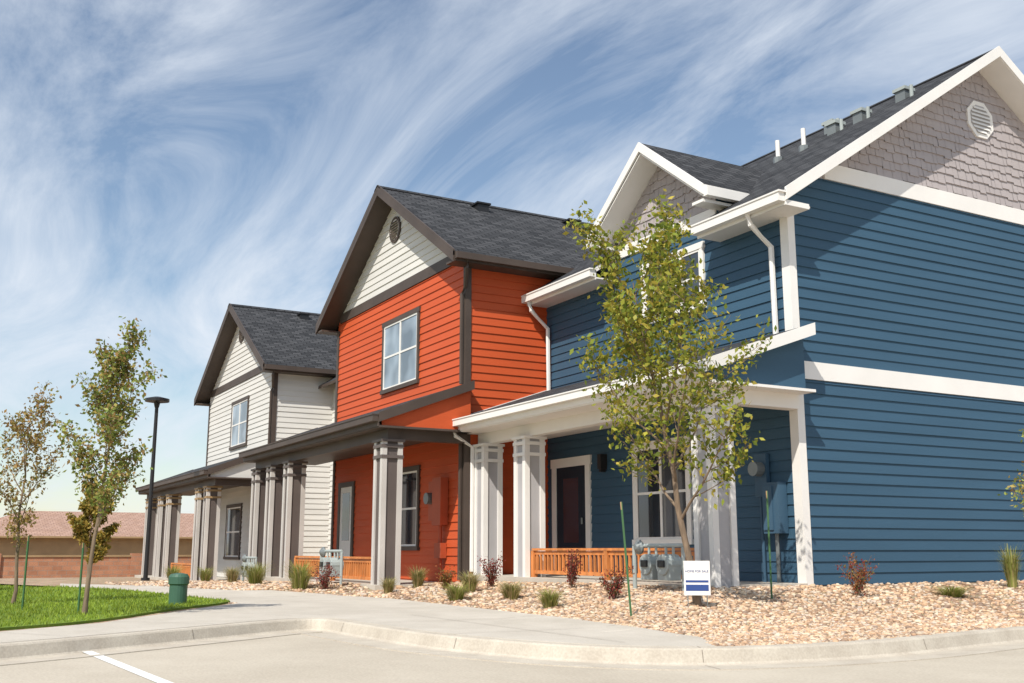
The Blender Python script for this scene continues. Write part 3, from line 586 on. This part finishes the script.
b.tube([(x,y,z-.05),(x,y,z+.3),(x,y,z+.32),(x,y,z+.42),(x,y,z+.46),(x,y,z+.475)],[.13,.13,.15,.15,.12,.04],'greenbox',n=20); b.obj('pedestal',e,smooth=False)
x,y=-12.3,-10.3; z=g(x,y); e=empty('utility_cabinet',(x,y,z)); b=B(); b.box(x-.4,x+.4,y-.5,y+.5,z-.05,z+.08,'concrete'); b.box(x-.33,x+.33,y-.42,y+.42,z+.08,z+.62,'greenbox'); b.box(x-.35,x+.35,y-.44,y+.44,z+.62,z+.67,'greenbox'); b.box(x+.33,x+.345,y-.01,y+.01,z+.12,z+.6,'black'); b.box(x+.33,x+.36,y+.05,y+.09,z+.38,z+.48,'metal'); b.obj('cabinet',e,bevel=.01)
e=empty('block_wall',(-41,0,-1)); b=B(); b.hexa([(-41,-45,-1.6),(-41,14,-1.6),(-41.2,14,-1.6),(-41.2,-45,-1.6),(-41,-45,.2),(-41,14,.2),(-41.2,14,.2),(-41.2,-45,.2)],'blockwall'); b.box(-41.25,-40.95,-45,14,.2,.28,'tan')
for yy in range(-44,14,6): b.box(-41.3,-40.9,yy-.25,yy+.25,-1.6,.36,'blockwall')
b.obj('wall',e)
e=empty('neighbor_building',(-58,0,-1)); b=B(); b.box(-66,-56,-9,9,-2,1.35,'tan'); 
b.slab((-55.4,-9.6,1.3),(-55.4,9.6,1.3),(-61,5.5,2.9),(-61,-5.5,2.9),.1,'tileroof','tan'); b.slab((-66.6,-9.6,1.3),(-66.6,9.6,1.3),(-61,5.5,2.9),(-61,-5.5,2.9),.1,'tileroof','tan')
b.face([(-55.4,-9.6,1.3),(-61,-5.5,2.9),(-66.6,-9.6,1.3)],'tileroof'); b.face([(-55.4,9.6,1.3),(-61,5.5,2.9),(-66.6,9.6,1.3)],'tileroof')
b.obj('building',e)
def strip(name,a,c,w,z,mat):
    a=Vector((a[0],a[1],0));c=Vector((c[0],c[1],0)); d=(c-a).normalized(); s=Vector((-d.y,d.x,0))*w/2; b=B()
    b.face([(a+s).to_tuple()[:2]+(z,),(a-s).to_tuple()[:2]+(z,),(c-s).to_tuple()[:2]+(z,),(c+s).to_tuple()[:2]+(z,)],mat); b.obj(name)
strip('parking_line',(.55,-9.77),(7.7,-9.40),.10,-.414,'paintline')
jb=B(); acc=0
for i in range(1,len(curb)-1):
    acc+=math.dist(curb[i],curb[i-1])
    if acc>2.4 and abs(curb[i][1])<16:
        acc=0; p,q=curb[i],cn[i]
        d=(-q[1]*.003,q[0]*.003)
        def pt(o,z,s): return (p[0]+q[0]*o+s*d[0],p[1]+q[1]*o+s*d[1],z)
        jb.face([pt(-.15,-.2895,-1),pt(-.15,-.2895,1),pt(-.03,-.2895,1),pt(-.03,-.2895,-1)],'joint'); jb.face([pt(.003,-.305,-1),pt(.003,-.305,1),pt(.033,-.402,1),pt(.033,-.402,-1)],'joint'); jb.face([pt(.07,-.4215,-1),pt(.07,-.4215,1),pt(.48,-.4075,1),pt(.48,-.4075,-1)],'joint')
jb.obj('curb_joints')
sj=B()
def gstrip(a,c,w=.008):
    a=Vector(a);c=Vector(c); n=max(2,int((c-a).length/.2)); d=(c-a).normalized(); s=Vector((-d.y,d.x))*w/2
    for i in range(n):
        p=a.lerp(c,i/n);q=a.lerp(c,(i+1)/n); zp=g(p.x,p.y)+.019; zq=g(q.x,q.y)+.019
        sj.face([(p.x+s.x,p.y+s.y,zp),(p.x-s.x,p.y-s.y,zp),(q.x-s.x,q.y-s.y,zq),(q.x+s.x,q.y+s.y,zq)],'joint')
for x in (-3.4,-1.6,.2,2.0): gstrip((x,-4.7),(x,-6.7 if x>-1 else -7.3))
gstrip((-1.0,-5.75),(3.6,-5.75)); gstrip((-5.1,-6.75),(-5.1,-4.7)); gstrip((-6.9,-6.8),(-6.9,-4.9))
for a,c in (((-1.5,-9.2),(-.55,-8.3)),((-3.2,-8.0),(-1.6,-7.1)),((-.4,-10.5),(.5,-9.9))): gstrip(a,c)
sj.obj('sidewalk_joints')
# ================= world / light / camera
el=math.radians(48); sd=Vector((.6*math.cos(el),-.8*math.cos(el),math.sin(el)))
w=bpy.data.worlds.new("World"); scene.world=w; w.use_nodes=True; nt=w.node_tree; N=nt.nodes; L=nt.links
bg=N['Background']; sky=N.new('ShaderNodeTexSky'); sky.sky_type='NISHITA'; sky.sun_disc=False; sky.sun_elevation=el; sky.sun_rotation=math.atan2(.6,-.8); sky.air_density=1.15; sky.dust_density=.3; sky.ozone_density=1.4
tc=N.new('ShaderNodeTexCoord'); sp=N.new('ShaderNodeSeparateXYZ'); L.new(tc.outputs['Generated'],sp.inputs[0])
mz=N.new('ShaderNodeMath'); mz.operation='MAXIMUM'; mz.inputs[1].default_value=0; L.new(sp.outputs[2],mz.inputs[0]); az=N.new('ShaderNodeMath'); az.operation='ADD'; az.inputs[1].default_value=.22; L.new(mz.outputs[0],az.inputs[0])
dx=N.new('ShaderNodeMath');dx.operation='DIVIDE';L.new(sp.outputs[0],dx.inputs[0]);L.new(az.outputs[0],dx.inputs[1]); dy=N.new('ShaderNodeMath');dy.operation='DIVIDE';L.new(sp.outputs[1],dy.inputs[0]);L.new(az.outputs[0],dy.inputs[1])
cm=N.new('ShaderNodeCombineXYZ'); L.new(dx.outputs[0],cm.inputs[0]);L.new(dy.outputs[0],cm.inputs[1])
def noise(scale,rot,st,det,rough,dist):
    mp=N.new('ShaderNodeMapping'); mp.inputs['Rotation'].default_value=(0,0,rot); mp.inputs['Scale'].default_value=st; L.new(cm.outputs[0],mp.inputs[0])
    n=N.new('ShaderNodeTexNoise'); n.inputs['Scale'].default_value=scale; n.inputs['Detail'].default_value=det; n.inputs['Roughness'].default_value=rough; n.inputs['Distortion'].default_value=dist; L.new(mp.outputs[0],n.inputs[0]); return n
n1=noise(1.9,1.75,(.6,1.5,1),8,.64,.9); n2=noise(.9,1.0,(1,1,1),3,.5,.4)
mm=N.new('ShaderNodeMath'); mm.operation='MULTIPLY_ADD'; mm.inputs[1].default_value=.5; L.new(n2.outputs[0],mm.inputs[0]); m2=N.new('ShaderNodeMath');m2.operation='MULTIPLY';m2.inputs[1].default_value=.6;L.new(n1.outputs[0],m2.inputs[0]);L.new(m2.outputs[0],mm.inputs[2])
cr=N.new('ShaderNodeValToRGB'); cr.color_ramp.elements[0].position=.44; cr.color_ramp.elements[0].color=(.04,.04,.04,1); cr.color_ramp.elements[1].position=.68; cr.color_ramp.elements[1].color=(.92,.92,.92,1); L.new(mm.outputs[0],cr.inputs[0])
mx=N.new('ShaderNodeMix'); mx.data_type='RGBA'; L.new(cr.outputs[0],mx.inputs[0]); L.new(sky.outputs[0],mx.inputs[6]); mx.inputs[7].default_value=(6.5,7.0,7.7,1)
L.new(mx.outputs[2],bg.inputs[0]); bg.inputs[1].default_value=.125
w.cycles.sampling_method='MANUAL'; w.cycles.sample_map_resolution=256
sl=bpy.data.lights.new('sun','SUN'); sl.energy=5.0; sl.angle=math.radians(.5); sl.color=(1,.94,.84); so=bpy.data.objects.new('sun',sl); so.rotation_euler=sd.to_track_quat('Z','Y').to_euler(); scene.collection.objects.link(so)
th=math.radians(60.67); pit=math.atan(208.5/1051)
cd=bpy.data.cameras.new('camera'); cd.sensor_width=36; cd.lens=1051/1024*36; cd.clip_end=3000; co=bpy.data.objects.new('camera',cd); co.location=CAM; co.rotation_euler=(math.pi/2+pit,0,th); scene.collection.objects.link(co); scene.camera=co
scene.view_settings.view_transform='Standard'; scene.view_settings.look='None'; scene.view_settings.exposure=0
